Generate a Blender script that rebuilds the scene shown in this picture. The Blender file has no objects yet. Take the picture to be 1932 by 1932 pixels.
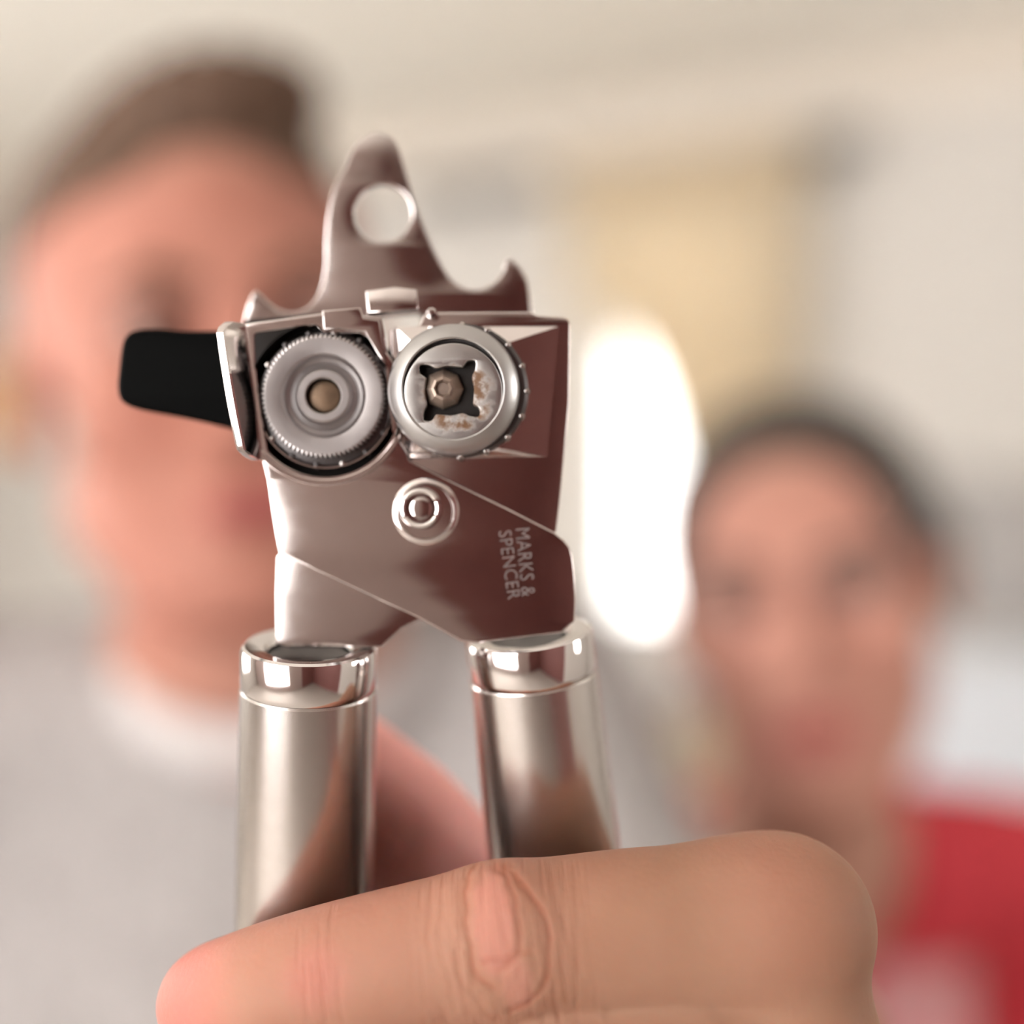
import bpy, bmesh, math, random
import numpy as np
from mathutils import Vector, Matrix, Euler

random.seed(7); np.random.seed(7)
sc = bpy.context.scene
COL = sc.collection

# ------------------------------------------------------------------ camera, world, lights, exposure
F = 2600.0            # focal length in pixels of the 1932 px frame
CZ = 1.25             # camera height above the floor
cam_d = bpy.data.cameras.new('camera')
cam = bpy.data.objects.new('camera', cam_d); COL.objects.link(cam)
cam.location = (0, 0, CZ); cam.rotation_euler = (math.pi/2, 0, 0)
cam_d.sensor_width = 36.0; cam_d.lens = 36.0*F/1932.0
cam_d.clip_start = 0.01
cam_d.dof.use_dof = True
cam_d.dof.focus_distance = 0.2165
cam_d.dof.aperture_fstop = 3.0
sc.camera = cam
sc.view_settings.view_transform = 'Standard'
sc.view_settings.look = 'None'
sc.view_settings.gamma = 1.0
sc.view_settings.use_curve_mapping = False
sc.view_settings.exposure = -0.08
sc.cycles.use_denoising = True
sc.cycles.max_bounces = 5
sc.cycles.diffuse_bounces = 4
sc.cycles.glossy_bounces = 4
sc.cycles.adaptive_threshold = 0.12
sc.cycles.adaptive_min_samples = 16
sc.cycles.caustics_reflective = False
sc.cycles.sample_clamp_indirect = 6.0

world = bpy.data.worlds.new('sky'); sc.world = world; world.use_nodes = True
bg = world.node_tree.nodes['Background']
bg.inputs['Color'].default_value = (1.0, 0.985, 0.95, 1); bg.inputs['Strength'].default_value = 8.0

# room axes: the back wall runs slightly oblique to the view
RO = Vector((0, 3.97, 0)); RT = Vector((0.883, -0.469, 0)).normalized(); RN = Vector((-RT.y, RT.x, 0))
CEIL = 2.40; S0, S1, M1 = -2.35, 3.9, 5.6
def R3(s, m, z): return RO + RT*s - RN*m + Vector((0, 0, z))

def area(name, s, m, z, w, h, direction, power, color=(1, 1, 1)):
    l = bpy.data.lights.new(name, 'AREA'); l.shape = 'RECTANGLE'; l.size = w; l.size_y = h
    l.energy = power; l.color = color
    o = bpy.data.objects.new(name, l); COL.objects.link(o)
    o.location = R3(s, m, z)
    o.rotation_euler = direction.to_track_quat('-Z', 'Y').to_euler()
    return o
# daylight entering through the room's windows
area('daylight_front_window', 0.78, M1+0.05, 1.25, 2.1, 1.9, RN, 43, (1.0, 0.99, 0.985))
area('daylight_left_window', S0-0.05, 3.3, 1.45, 1.9, 1.3, RT, 26, (0.98, 0.99, 1.0))

area('daylight_right_window', S1+0.05, 2.1, 1.6, 0.6, 0.8, -RT, 13, (1.0, 0.99, 0.97))

# ------------------------------------------------------------------ node helpers
def srgb(r, g, b):
    f = lambda c: c/12.92 if c <= 0.04045 else ((c+0.055)/1.055)**2.4
    return (f(r/255), f(g/255), f(b/255), 1)

class NT:
    def __init__(s, name):
        s.m = bpy.data.materials.new(name); s.m.use_nodes = True
        s.t = s.m.node_tree; s.n = s.t.nodes; s.b = s.n['Principled BSDF']; s.out = s.n['Material Output']
    def add(s, typ, **kw):
        n = s.n.new(typ)
        for k, v in kw.items():
            if hasattr(n, k): setattr(n, k, v)
            else: n.inputs[k].default_value = v
        return n
    def link(s, a, b): s.t.links.new(a, b)
    def val(s, x):
        return x
    def math(s, op, a, b=None, c=None, clamp=False):
        n = s.n.new('ShaderNodeMath'); n.operation = op; n.use_clamp = clamp
        for i, x in enumerate((a, b, c)):
            if x is None: continue
            if isinstance(x, (int, float)): n.inputs[i].default_value = x
            else: s.link(x, n.inputs[i])
        return n.outputs[0]
    def mix(s, fac, a, b, blend='MIX'):
        n = s.n.new('ShaderNodeMix'); n.data_type = 'RGBA'; n.blend_type = blend
        for sock, x in ((n.inputs[0], fac), (n.inputs[6], a), (n.inputs[7], b)):
            if isinstance(x, (int, float)): sock.default_value = x
            elif isinstance(x, tuple): sock.default_value = x
            else: s.link(x, sock)
        return n.outputs[2]
    def noise(s, scale, detail=3.0, rough=0.55, coord=None, distortion=0.0):
        n = s.n.new('ShaderNodeTexNoise'); n.inputs['Scale'].default_value = scale
        n.inputs['Detail'].default_value = detail; n.inputs['Roughness'].default_value = rough
        n.inputs['Distortion'].default_value = distortion
        s.link(coord if coord is not None else s.coord(), n.inputs['Vector'])
        return n.outputs['Fac']
    def coord(s, scale=None):
        if not hasattr(s, '_tc'):
            s._tc = s.n.new('ShaderNodeTexCoord')
        if scale is None: return s._tc.outputs['Object']
        m = s.n.new('ShaderNodeMapping'); m.inputs['Scale'].default_value = scale
        s.link(s._tc.outputs['Object'], m.inputs['Vector'])
        return m.outputs['Vector']
    def ramp(s, x, lo, hi):
        n = s.n.new('ShaderNodeMapRange'); n.interpolation_type = 'SMOOTHSTEP'
        s.link(x, n.inputs[0]); n.inputs[1].default_value = lo; n.inputs[2].default_value = hi
        return n.outputs[0]
    def bump(s, h, strength, dist):
        n = s.n.new('ShaderNodeBump'); n.inputs['Strength'].default_value = strength
        n.inputs['Distance'].default_value = dist
        s.link(h, n.inputs['Height']); s.link(n.outputs['Normal'], s.b.inputs['Normal'])
        return n

def plain(name, col, rough=0.6, metal=0.0, var=0.08, nscale=30.0, bump=0.0, bdist=0.001, spec=0.5):
    k = NT(name)
    d = tuple(c*(1-var) for c in col[:3])+(1,); l = tuple(min(1, c*(1+var)) for c in col[:3])+(1,)
    nz = k.noise(nscale)
    k.link(k.mix(nz, d, l), k.b.inputs['Base Color'])
    k.b.inputs['Roughness'].default_value = rough; k.b.inputs['Metallic'].default_value = metal
    k.b.inputs['Specular IOR Level'].default_value = spec
    if bump: k.bump(nz, bump, bdist)
    return k.m

def steel(name, col, rough, rvar=0.04, wave=0.0, streak=None):
    k = NT(name)
    k.b.inputs['Metallic'].default_value = 1.0
    nz = k.noise(420.0, 4.0)
    k.link(k.mix(nz, tuple(c*0.93 for c in col[:3])+(1,), col), k.b.inputs['Base Color'])
    src = k.noise(260.0, 3.0) if streak is None else k.noise(1.0, 3.0, coord=k.coord(streak))
    k.link(k.math('MULTIPLY_ADD', src, rvar*2, rough-rvar), k.b.inputs['Roughness'])
    if wave:
        k.bump(k.noise(60.0, 1.0), 1.0, wave)
    return k.m

# ------------------------------------------------------------------ mesh helpers
def link(o, parent=None):
    COL.objects.link(o)
    if parent is not None:
        o.parent = parent
        o.matrix_parent_inverse = parent_world(parent).inverted()
    return o
def parent_world(p):
    return WM.get(p.name, Matrix.Identity(4))
WM = {}
def empty(name, loc, label, cat, group=None):
    o = bpy.data.objects.new(name, None); COL.objects.link(o); o.location = loc
    o.empty_display_size = 0.05
    WM[o.name] = Matrix.Translation(loc)
    o['label'] = label; o['category'] = cat
    if group: o['group'] = group
    return o
def mesh_obj(name, verts, faces, mat, parent=None, smooth=True, sharp=35):
    me = bpy.data.meshes.new(name)
    me.from_pydata([tuple(v) for v in verts], [], faces); me.update()
    return finish(name, me, mat, parent, smooth, sharp)
def finish(name, me, mat, parent, smooth=True, sharp=35):
    if mat: me.materials.clear(); me.materials.append(mat)
    o = bpy.data.objects.new(name, me); link(o, parent)
    if smooth:
        me.polygons.foreach_set('use_smooth', [True]*len(me.polygons))
        if sharp: me.set_sharp_from_angle(angle=math.radians(sharp))
    return o
def bm_obj(name, bm, mat, parent=None, smooth=True, sharp=35):
    bmesh.ops.recalc_face_normals(bm, faces=bm.faces)
    me = bpy.data.meshes.new(name); bm.to_mesh(me); bm.free()
    return finish(name, me, mat, parent, smooth, sharp)

NEAR = 0.0604
def P(px, py, d):
    d += NEAR          # hand and opener distances are written relative to the lens' near plane
    return Vector(((px-966)/F*d, d, CZ+(966-py)/F*d))
CAM = Vector((0, 0, CZ))
class Frame:
    def __init__(s, o, ex, ey):
        s.o = Vector(o); s.ex = Vector(ex).normalized(); s.ey = Vector(ey).normalized(); s.ez = s.ex.cross(s.ey)
    def uv(s, px, py):
        r = Vector(((px-966)/F, 1, (966-py)/F)); t = (s.o-CAM).dot(s.ez)/r.dot(s.ez)
        p = CAM+r*t-s.o
        return (p.dot(s.ex), p.dot(s.ey))
    def pt(s, u, v, w=0): return s.o+s.ex*u+s.ey*v+s.ez*w
    def m4(s):
        m = Matrix((s.ex, s.ey, s.ez)).transposed().to_4x4(); m.translation = s.o; return m
def facing(d): return Frame((0, d, CZ), (1, 0, 0), (0, 0, 1))   # plane facing the viewer; ez points to the viewer

def catmull(pts, n=6, closed=False):
    out = []; N = len(pts)
    rng = range(N if closed else N-1)
    for i in rng:
        g = (lambda k: pts[k % N]) if closed else (lambda k: pts[min(max(k, 0), N-1)])
        p0, p1, p2, p3 = g(i-1), g(i), g(i+1), g(i+2)
        for j in range(n):
            t = j/n
            out.append(tuple(0.5*((2*p1[a])+(-p0[a]+p2[a])*t+(2*p0[a]-5*p1[a]+4*p2[a]-p3[a])*t*t+(-p0[a]+3*p1[a]-3*p2[a]+p3[a])*t**3) for a in range(len(p1))))
    if not closed: out.append(tuple(pts[-1]))
    return out
def circle(cx, cy, r, n=64, a0=0, a1=360):
    return [(cx+r*math.cos(math.radians(a0+(a1-a0)*i/n)), cy+r*math.sin(math.radians(a0+(a1-a0)*i/n))) for i in range(n if a1-a0 == 360 else n+1)]

def plate(name, loops, frame, thick, bevel, mat, parent, back=0.0, sharp=40, bres=2):
    """sheet-metal plate: loops of pixels cut through the frame plane; front face at the plane (minus back)."""
    cu = bpy.data.curves.new(name, 'CURVE'); cu.dimensions = '2D'; cu.fill_mode = 'BOTH'
    for lp in loops:
        pts = [frame.uv(*p) for p in lp]
        sp = cu.splines.new('POLY'); sp.points.add(len(pts)-1); sp.use_cyclic_u = True
        for q, p in zip(sp.points, pts): q.co = (p[0], p[1], 0, 1)
    cu.extrude = max(thick/2-bevel, 1e-5); cu.bevel_depth = bevel; cu.bevel_resolution = bres; cu.offset = -bevel
    tmp = bpy.data.objects.new('tmp', cu); COL.objects.link(tmp)
    dg = bpy.context.evaluated_depsgraph_get(); dg.update()
    me = bpy.data.meshes.new_from_object(tmp.evaluated_get(dg))
    bpy.data.objects.remove(tmp); bpy.data.curves.remove(cu)
    me.transform(Matrix.Translation((0, 0, -thick/2-back))); me.transform(frame.m4())
    bm = bmesh.new(); bm.from_mesh(me); bmesh.ops.remove_doubles(bm, verts=bm.verts, dist=1e-6)
    bmesh.ops.recalc_face_normals(bm, faces=bm.faces); bm.to_mesh(me); bm.free()
    me.name = name
    return finish(name, me, mat, parent, True, sharp)

def lathe(name, prof, o, ez, mat, parent, seg=72, teeth=None, sharp=30, close=False):
    """prof: list of (r, h) along axis ez from o."""
    ez = Vector(ez).normalized(); ex = ez.orthogonal().normalized(); ey = ez.cross(ex)
    V = []; Fc = []
    n = len(prof)
    for i in range(seg):
        a = 2*math.pi*i/seg
        for (r, h) in prof:
            rr = r
            if teeth and r >= teeth[0]: rr = r+(teeth[1] if i % 2 else 0)
            V.append(o+ex*(rr*math.cos(a))+ey*(rr*math.sin(a))+ez*h)
    for i in range(seg):
        j = (i+1) % seg
        for k in range(n-1): Fc.append((i*n+k, j*n+k, j*n+k+1, i*n+k+1))
    bm = bmesh.new(); vs = [bm.verts.new(v) for v in V]
    for f in Fc:
        try: bm.faces.new([vs[x] for x in f])
        except ValueError: pass
    bmesh.ops.remove_doubles(bm, verts=bm.verts, dist=1e-7)
    if close: bmesh.ops.holes_fill(bm, edges=bm.edges)
    return bm_obj(name, bm, mat, parent, True, sharp)

def box_bm(bm, corners):
    vs = [bm.verts.new(c) for c in corners]
    for f in ((0,1,2,3),(4,5,6,7),(0,1,5,4),(1,2,6,5),(2,3,7,6),(3,0,4,7)): bm.faces.new([vs[i] for i in f])
def room_box(bm, s0, s1, m0, m1, z0, z1):
    box_bm(bm, [R3(s0,m0,z0), R3(s1,m0,z0), R3(s1,m1,z0), R3(s0,m1,z0), R3(s0,m0,z1), R3(s1,m0,z1), R3(s1,m1,z1), R3(s0,m1,z1)])
def struct(name, bm, mat, label=None, cat=None, sharp=35):
    o = bm_obj(name, bm, mat, None, False)
    o['kind'] = 'structure'
    if label: o['label'] = label
    if cat: o['category'] = cat
    return o

# ------------------------------------------------------------------ distance fields -> mesh
class Field:
    def __init__(s, lo, hi, h):
        s.lo = np.array(lo, np.float32); s.h = h
        s.n = np.ceil((np.array(hi)-np.array(lo))/h).astype(int)+1
        s.d = np.full(s.n, 0.04, np.float32)
    def sub(s, lo, hi):
        a = np.clip(np.floor((np.array(lo)-s.lo)/s.h).astype(int), 0, s.n); b = np.clip(np.ceil((np.array(hi)-s.lo)/s.h).astype(int)+1, 0, s.n)
        if np.any(b <= a): return None
        sl = tuple(slice(a[i], b[i]) for i in range(3))
        g = [s.lo[i]+s.h*np.arange(a[i], b[i], dtype=np.float32) for i in range(3)]
        return sl, np.meshgrid(*g, indexing='ij', sparse=True)
    def put(s, prim, k=0.0, op='+'):
        fn, lo, hi = prim
        pad = k+3*s.h
        r = s.sub(np.array(lo)-pad, np.array(hi)+pad)
        if r is None: return
        sl, (X, Y, Z) = r
        e = fn(X, Y, Z).astype(np.float32); d = s.d[sl]
        if op == '-': d, e = -d, e
        if k > 0:
            hh = np.clip(0.5+0.5*(e-d)/k, 0, 1); m = e*(1-hh)+d*hh-k*hh*(1-hh)
        else: m = np.minimum(d, e)
        s.d[sl] = -m if op == '-' else m
    def all(s):
        g = [s.lo[i]+s.h*np.arange(s.n[i], dtype=np.float32) for i in range(3)]
        return np.meshgrid(*g, indexing='ij', sparse=True)
    def mesh(s, smooth=0):
        d = s.d; h = s.h
        ins = d < 0
        n = d.shape
        c = np.zeros((n[0]-1, n[1]-1, n[2]-1), np.int8)
        for i in (0, 1):
            for j in (0, 1):
                for k in (0, 1): c += ins[i:n[0]-1+i, j:n[1]-1+j, k:n[2]-1+k]
        act = np.argwhere((c > 0) & (c < 8))
        idx = np.full(c.shape, -1, np.int32); idx[tuple(act.T)] = np.arange(len(act))
        acc = np.zeros((len(act), 3), np.float64); cnt = np.zeros(len(act))
        cor = [(i, j, k) for i in (0, 1) for j in (0, 1) for k in (0, 1)]
        val = {q: d[act[:, 0]+q[0], act[:, 1]+q[1], act[:, 2]+q[2]].astype(np.float64) for q in cor}
        for q in cor:
            for ax in range(3):
                if q[ax]: continue
                q2 = list(q); q2[ax] = 1; q2 = tuple(q2)
                a, b = val[q], val[q2]; m = (a < 0) != (b < 0)
                t = np.where(m, a/np.where(m, a-b, 1), 0)
                for k in range(3): acc[:, k] += np.where(m, q[k]+(t if k == ax else 0), 0)
                cnt += m
        V = (act+acc/cnt[:, None])*h+s.lo
        Q = []
        for ax in range(3):
            u, v = [(1, 2), (2, 0), (0, 1)][ax]
            sl0 = [slice(None)]*3; sl1 = [slice(None)]*3; sl0[ax] = slice(0, -1); sl1[ax] = slice(1, None)
            a, b = ins[tuple(sl0)], ins[tuple(sl1)]
            e = np.argwhere(a != b)
            ok = (e[:, u] > 0) & (e[:, v] > 0) & (e[:, u] < c.shape[u]) & (e[:, v] < c.shape[v])
            e = e[ok]; fl = a[tuple(e.T)]
            def at(du, dv):
                w = e.copy(); w[:, u] -= du; w[:, v] -= dv
                return idx[tuple(w.T)]
            q = np.stack([at(1, 1), at(0, 1), at(0, 0), at(1, 0)], 1)
            q = np.where(fl[:, None], q, q[:, ::-1])
            Q.append(q[(q >= 0).all(1)])
        Q = np.concatenate(Q)
        for _ in range(smooth):
            S = np.zeros_like(V); C = np.zeros(len(V))
            for i in range(4):
                for j in (1, 3):
                    np.add.at(S, Q[:, i], V[Q[:, (i+j) % 4]]); np.add.at(C, Q[:, i], 1)
            V = V*0.4+0.6*S/np.maximum(C, 1)[:, None]
        return V, Q
def np_obj(name, V, Q, mat, parent, col=None):
    me = bpy.data.meshes.new(name)
    me.vertices.add(len(V)); me.vertices.foreach_set('co', np.asarray(V, np.float32).ravel())
    me.loops.add(len(Q)*4); me.loops.foreach_set('vertex_index', np.asarray(Q, np.int32).ravel())
    me.polygons.add(len(Q)); me.polygons.foreach_set('loop_start', np.arange(0, len(Q)*4, 4, dtype=np.int32))
    me.update(calc_edges=True); me.validate()
    if col is not None:
        at = me.color_attributes.new('tint', 'FLOAT_COLOR', 'POINT')
        c4 = np.concatenate([col, np.ones((len(V), 1))], 1)
        at.data.foreach_set('color', c4.astype(np.float32).ravel())
    return finish(name, me, mat, parent, True, None)

def capsule(a, b, ra, rb=None):
    rb = ra if rb is None else rb
    a = np.array(a, float); b = np.array(b, float); ab = b-a; L = max(ab@ab, 1e-12)
    def fn(X, Y, Z):
        t = np.clip(((X-a[0])*ab[0]+(Y-a[1])*ab[1]+(Z-a[2])*ab[2])/L, 0, 1)
        return np.sqrt((X-a[0]-t*ab[0])**2+(Y-a[1]-t*ab[1])**2+(Z-a[2]-t*ab[2])**2)-(ra+(rb-ra)*t)
    r = max(ra, rb)
    return fn, np.minimum(a, b)-r, np.maximum(a, b)+r
def ellipsoid(c, r, R=None):
    c = np.array(c, float); r = np.array(r, float)
    R = np.eye(3) if R is None else np.array(R)
    def fn(X, Y, Z):
        x, y, z = X-c[0], Y-c[1], Z-c[2]
        l = [R[0][i]*x+R[1][i]*y+R[2][i]*z for i in range(3)]
        k0 = np.sqrt(sum((l[i]/r[i])**2 for i in range(3))); k1 = np.sqrt(sum((l[i]/r[i]**2)**2 for i in range(3)))
        return k0*(k0-1)/np.maximum(k1, 1e-6)
    m = r.max()
    return fn, c-m, c+m

# ------------------------------------------------------------------ materials
M = {}
M['wall'] = plain('warm_white_paint', srgb(207, 202, 196), 0.85, var=0.02, nscale=4)
M['ceiling'] = plain('ceiling_paint', srgb(246, 242, 234), 0.9, var=0.02, nscale=4)
M['taupe'] = plain('taupe_paint', srgb(176, 158, 153), 0.8, var=0.04, nscale=3)
M['maroon'] = plain('dark_maroon_paint', (0.20, 0.078, 0.070, 1), 0.6, var=0.12, nscale=2.5)
M['floor'] = plain('beige_carpet', (0.42, 0.38, 0.345, 1), 0.9, var=0.12, nscale=60)
M['cornice'] = plain('cornice_plaster', srgb(222, 212, 200), 0.85, var=0.02, nscale=8)
M['frame_white'] = plain('white_window_frame', srgb(235, 232, 226), 0.4, var=0.02)
M['pole'] = plain('brushed_grey_pole', srgb(92, 86, 80), 0.4, metal=0.6, var=0.05)
M['wood'] = plain('orange_wood', srgb(206, 150, 84), 0.5, var=0.2, nscale=25)
M['canvas'] = plain('tan_print', srgb(214, 190, 150), 0.8, var=0.15, nscale=14)
M['armchair'] = plain('white_upholstery', srgb(202, 206, 212), 0.9, var=0.03, nscale=60)
M['cushion'] = plain('grey_cushion_cloth', srgb(160, 156, 154), 0.95, var=0.06, nscale=80)
M['leg_wood'] = plain('dark_leg_wood', srgb(80, 55, 40), 0.5)

k = NT('curtain_cloth')
bc = k.mix(k.noise(60), srgb(228, 213, 188), srgb(238, 225, 204))
k.link(bc, k.b.inputs['Base Color']); k.b.inputs['Roughness'].default_value = 0.9
tr = k.add('ShaderNodeBsdfTranslucent'); tr.inputs['Color'].default_value = srgb(250, 240, 220)
mx = k.add('ShaderNodeMixShader'); mx.inputs[0].default_value = 0.22
k.link(k.b.outputs[0], mx.inputs[1]); k.link(tr.outputs[0], mx.inputs[2]); k.link(mx.outputs[0], k.out.inputs['Surface'])
M['curtain'] = k.m

k = NT('window_glass')
tb = k.add('ShaderNodeBsdfTransparent'); gb = k.add('ShaderNodeBsdfGlossy'); gb.inputs['Roughness'].default_value = 0.02
mx = k.add('ShaderNodeMixShader'); fr = k.add('ShaderNodeFresnel'); fr.inputs['IOR'].default_value = 1.35
k.link(fr.outputs[0], mx.inputs[0]); k.link(tb.outputs[0], mx.inputs[1]); k.link(gb.outputs[0], mx.inputs[2])
k.link(mx.outputs[0], k.out.inputs['Surface'])
M['glass'] = k.m

M['polish'] = steel('polished_stainless', (0.66, 0.60, 0.585, 1), 0.085, 0.03, wave=0.00004)
M['polish_b'] = steel('polished_stainless_rear', (0.64, 0.585, 0.57, 1), 0.10, 0.03, wave=0.00004)
M['collar'] = steel('polished_collar', (0.72, 0.68, 0.67, 1), 0.07, 0.03)
M['satin'] = steel('satin_stainless', (0.62, 0.575, 0.55, 1), 0.21, 0.012, streak=(900, 900, 30))
M['wheel'] = steel('ground_steel_wheel', (0.34, 0.31, 0.305, 1), 0.38, 0.06)
M['wheel_rim'] = steel('ground_steel_rim', (0.42, 0.405, 0.40, 1), 0.36, 0.08)
M['gear'] = steel('dark_gear_steel', (0.10, 0.09, 0.09, 1), 0.35, 0.08)
M['gear_bright'] = steel('bright_gear_steel', (0.5, 0.46, 0.44, 1), 0.2, 0.08)
M['etch'] = plain('etched_lettering', (0.17, 0.135, 0.13, 1), 0.75, metal=0.6, var=0.2, nscale=900)
M['black'] = plain('black_plastic', (0.001, 0.001, 0.001, 1), 0.65, var=0.2, nscale=300, spec=0.04)
M['black_shade'] = plain('black_shaded_recess', (0.012, 0.009, 0.008, 1), 0.7, var=0.4, nscale=400, spec=0.2)  # near-black for openings: black parts, and shade inside the housing as colour
M['rust'] = plain('rusted_pin', (0.13, 0.08, 0.048, 1), 0.5, metal=0.55, var=0.55, nscale=500, bump=0.4, bdist=0.0003)
M['pin'] = plain('worn_pin', (0.25, 0.19, 0.155, 1), 0.42, metal=0.85, var=0.35, nscale=420, bump=0.3, bdist=0.0003)

# ------------------------------------------------------------------ room shell
b = bmesh.new(); room_box(b, S0-0.3, S1+0.3, -0.3, M1+0.3, -0.12, 0.0); struct('floor', b, M['floor'], 'beige carpeted floor of the room', 'floor')
b = bmesh.new(); room_box(b, S0-0.3, S1+0.3, -0.3, M1+0.3, CEIL, CEIL+0.12); struct('ceiling', b, M['ceiling'], 'pale cream painted ceiling', 'ceiling')
WS0, WS1, WZ0, WZ1 = 0.258, 0.80, 0.93, 2.10
def wall_with_hole(name, mat, axis, a0, a1, h, label):
    """axis 's': wall along s at m = const range h=(m0,m1); axis 'm': wall along m at s range; hole=(x0,x1,z0,z1)"""
    b = bmesh.new()
    def bx(x0, x1, z0, z1):
        if axis == 's': room_box(b, x0, x1, h[0], h[1], z0, z1)
        else: room_box(b, h[0], h[1], x0, x1, z0, z1)
    hole = h[2]
    bx(a0, hole[0], 0, CEIL); bx(hole[1], a1, 0, CEIL); bx(hole[0], hole[1], 0, hole[2]); bx(hole[0], hole[1], hole[3], CEIL)
    struct(name, b, mat, label, 'wall')
wall_with_hole('wall_back', M['wall'], 's', S0-0.15, S1+0.15, (-0.15, 0.0, (WS0, WS1, WZ0, WZ1)), 'warm white wall with the bright window behind the two people')
wall_with_hole('wall_left', M['wall'], 'm', 0.0, M1, (S0-0.15, S0, (2.3, 4.3, 0.8, 2.1)), 'warm white side wall left of the camera view')
wall_with_hole('wall_front', M['taupe'], 's', S0-0.15, 2.80, (M1, M1+0.15, (-0.30, 1.86, 0.25, 2.25)), 'pale wall with patio window behind the camera')
b = bmesh.new(); room_box(b, 2.80, S1+0.15, M1, M1+0.15, 0, CEIL)
room_box(b, S1, S1+0.15, 3.3, M1, 0, CEIL)
struct('wall_right', b, M['maroon'], 'dark maroon painted walls right of and behind the camera', 'wall')
wall_with_hole('wall_side', M['wall'], 'm', 0.0, 3.3, (S1, S1+0.15, (1.8, 2.4, 1.2, 2.0)), 'warm white wall far right beyond the frame')

# cornice along the back wall: concave profile
b = bmesh.new()
prof = [(0.0, CEIL-0.13), (0.012, CEIL-0.13)]+[(0.105-0.093*math.cos(t), CEIL-0.115+0.103*math.sin(t)) for t in [i*math.pi/16 for i in range(9)]]+[(0.115, CEIL-0.004), (0.115, CEIL), (0.0, CEIL)]
rings = [[b.verts.new(R3(s, m, z)) for m, z in prof] for s in (S0, S1)]
for i in range(len(prof)): b.faces.new((rings[0][i], rings[0][(i+1) % len(prof)], rings[1][(i+1) % len(prof)], rings[1][i]))
b.faces.new(rings[0]); b.faces.new(rings[1])
struct('trim_1', b, M['cornice'], 'plaster cornice between back wall and ceiling', 'cornice')

# the visible window: frame bars + panes
b = bmesh.new(); fw = 0.05
room_box(b, WS0, WS0+fw, -0.11, -0.05, WZ0, WZ1); room_box(b, WS1-fw, WS1, -0.11, -0.05, WZ0, WZ1)
room_box(b, WS0+fw, WS1-fw, -0.11, -0.05, WZ0, WZ0+fw); room_box(b, WS0+fw, WS1-fw, -0.11, -0.05, WZ1-fw, WZ1)
win = struct('window_1', b, M['frame_white'], 'bright white window partly covered by the beige curtain', 'window')
b = bmesh.new(); room_box(b, WS0+fw, WS1-fw, -0.085, -0.079, WZ0+fw, WZ1-fw)
pane = bm_obj('pane', b, M['glass'], win, False)
b = bmesh.new(); room_box(b, WS0-0.06, WS1+0.06, -0.05, 0.09, WZ0-0.04, WZ0)
bm_obj('window_sill', b, M['frame_white'], win, False)

# curtain pole and curtain
def srow(px):   # s on the back wall seen at pixel column px
    q = (px-966)/F; return q*RO.y/(RT.x-q*RT.y)
PZ = 2.17
cp = empty('curtain_pole', R3(srow(820), 0.09, PZ), 'grey metal curtain pole with finials above the window', 'curtain pole')
pa, pb = R3(srow(830), 0.10, PZ), R3(srow(1585), 0.10, PZ)
lathe('rod', [(0, 0), (0.026, 0), (0.026, (pb-pa).length), (0, (pb-pa).length)], pa, pb-pa, M['pole'], cp, 20)
for e, dr in ((pa, -1), (pb, 1)):
    ax = (pb-pa).normalized()*dr
    lathe('finial', [(0.026, 0), (0.032, 0.006), (0.032, 0.016), (0.014, 0.022), (0.026, 0.040), (0.031, 0.058), (0.024, 0.080), (0.010, 0.094), (0, 0.098)], e, ax, M['pole'], cp, 20)
for px in (900, 1560):
    s = srow(px); b = bmesh.new(); room_box(b, s-0.012, s+0.012, 0.0, 0.10, PZ-0.012, PZ+0.012); room_box(b, s-0.03, s+0.03, 0.0, 0.012, PZ-0.05, PZ+0.05)
    bm_obj('bracket', b, M['pole'], cp, False)

cur = empty('curtain', R3(srow(1330), 0.10, 0.05), 'beige curtain swept aside by a tieback beside the bright window', 'curtain')
def curtain_edges(z):
    # left edge swings from the pole's middle to the tieback at the right
    zs = [0.05, 0.75, 1.00, 1.20, 1.42, 1.55, 1.65, 1.72, 1.76, 1.84, 2.20]
    ls = [1240, 1290, 1345, 1315, 1280, 1258, 1230, 1200, 1165, 1100, 1080]
    rs = [1500, 1490, 1470, 1490, 1515, 1525, 1530, 1532, 1534, 1536, 1540]
    return np.interp(z, zs, ls), np.interp(z, zs, rs)
V = []; NX, NZ = 90, 60
for i in range(NZ+1):
    z = 0.05+(2.20-0.05)*i/NZ; l, r = curtain_edges(z)
    for j in range(NX+1):
        t = j/NX; s = srow(l+(r-l)*t)
        amp = 0.030*(0.55+0.45*min(1, abs(z-1.0)/0.5))
        ph = t*2*math.pi*8.5+0.5*math.sin(z*2.1+t*3)
        V.append(R3(s, 0.10+amp*math.sin(ph)+0.006*math.sin(ph*2.3+z*5), z))
Fc = [(i*(NX+1)+j, i*(NX+1)+j+1, (i+1)*(NX+1)+j+1, (i+1)*(NX+1)+j) for i in range(NZ) for j in range(NX)]
drape = mesh_obj('drape', V, Fc, M['curtain'], cur, True, None)
md = drape.modifiers.new('thickness', 'SOLIDIFY'); md.thickness = 0.002
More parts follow.
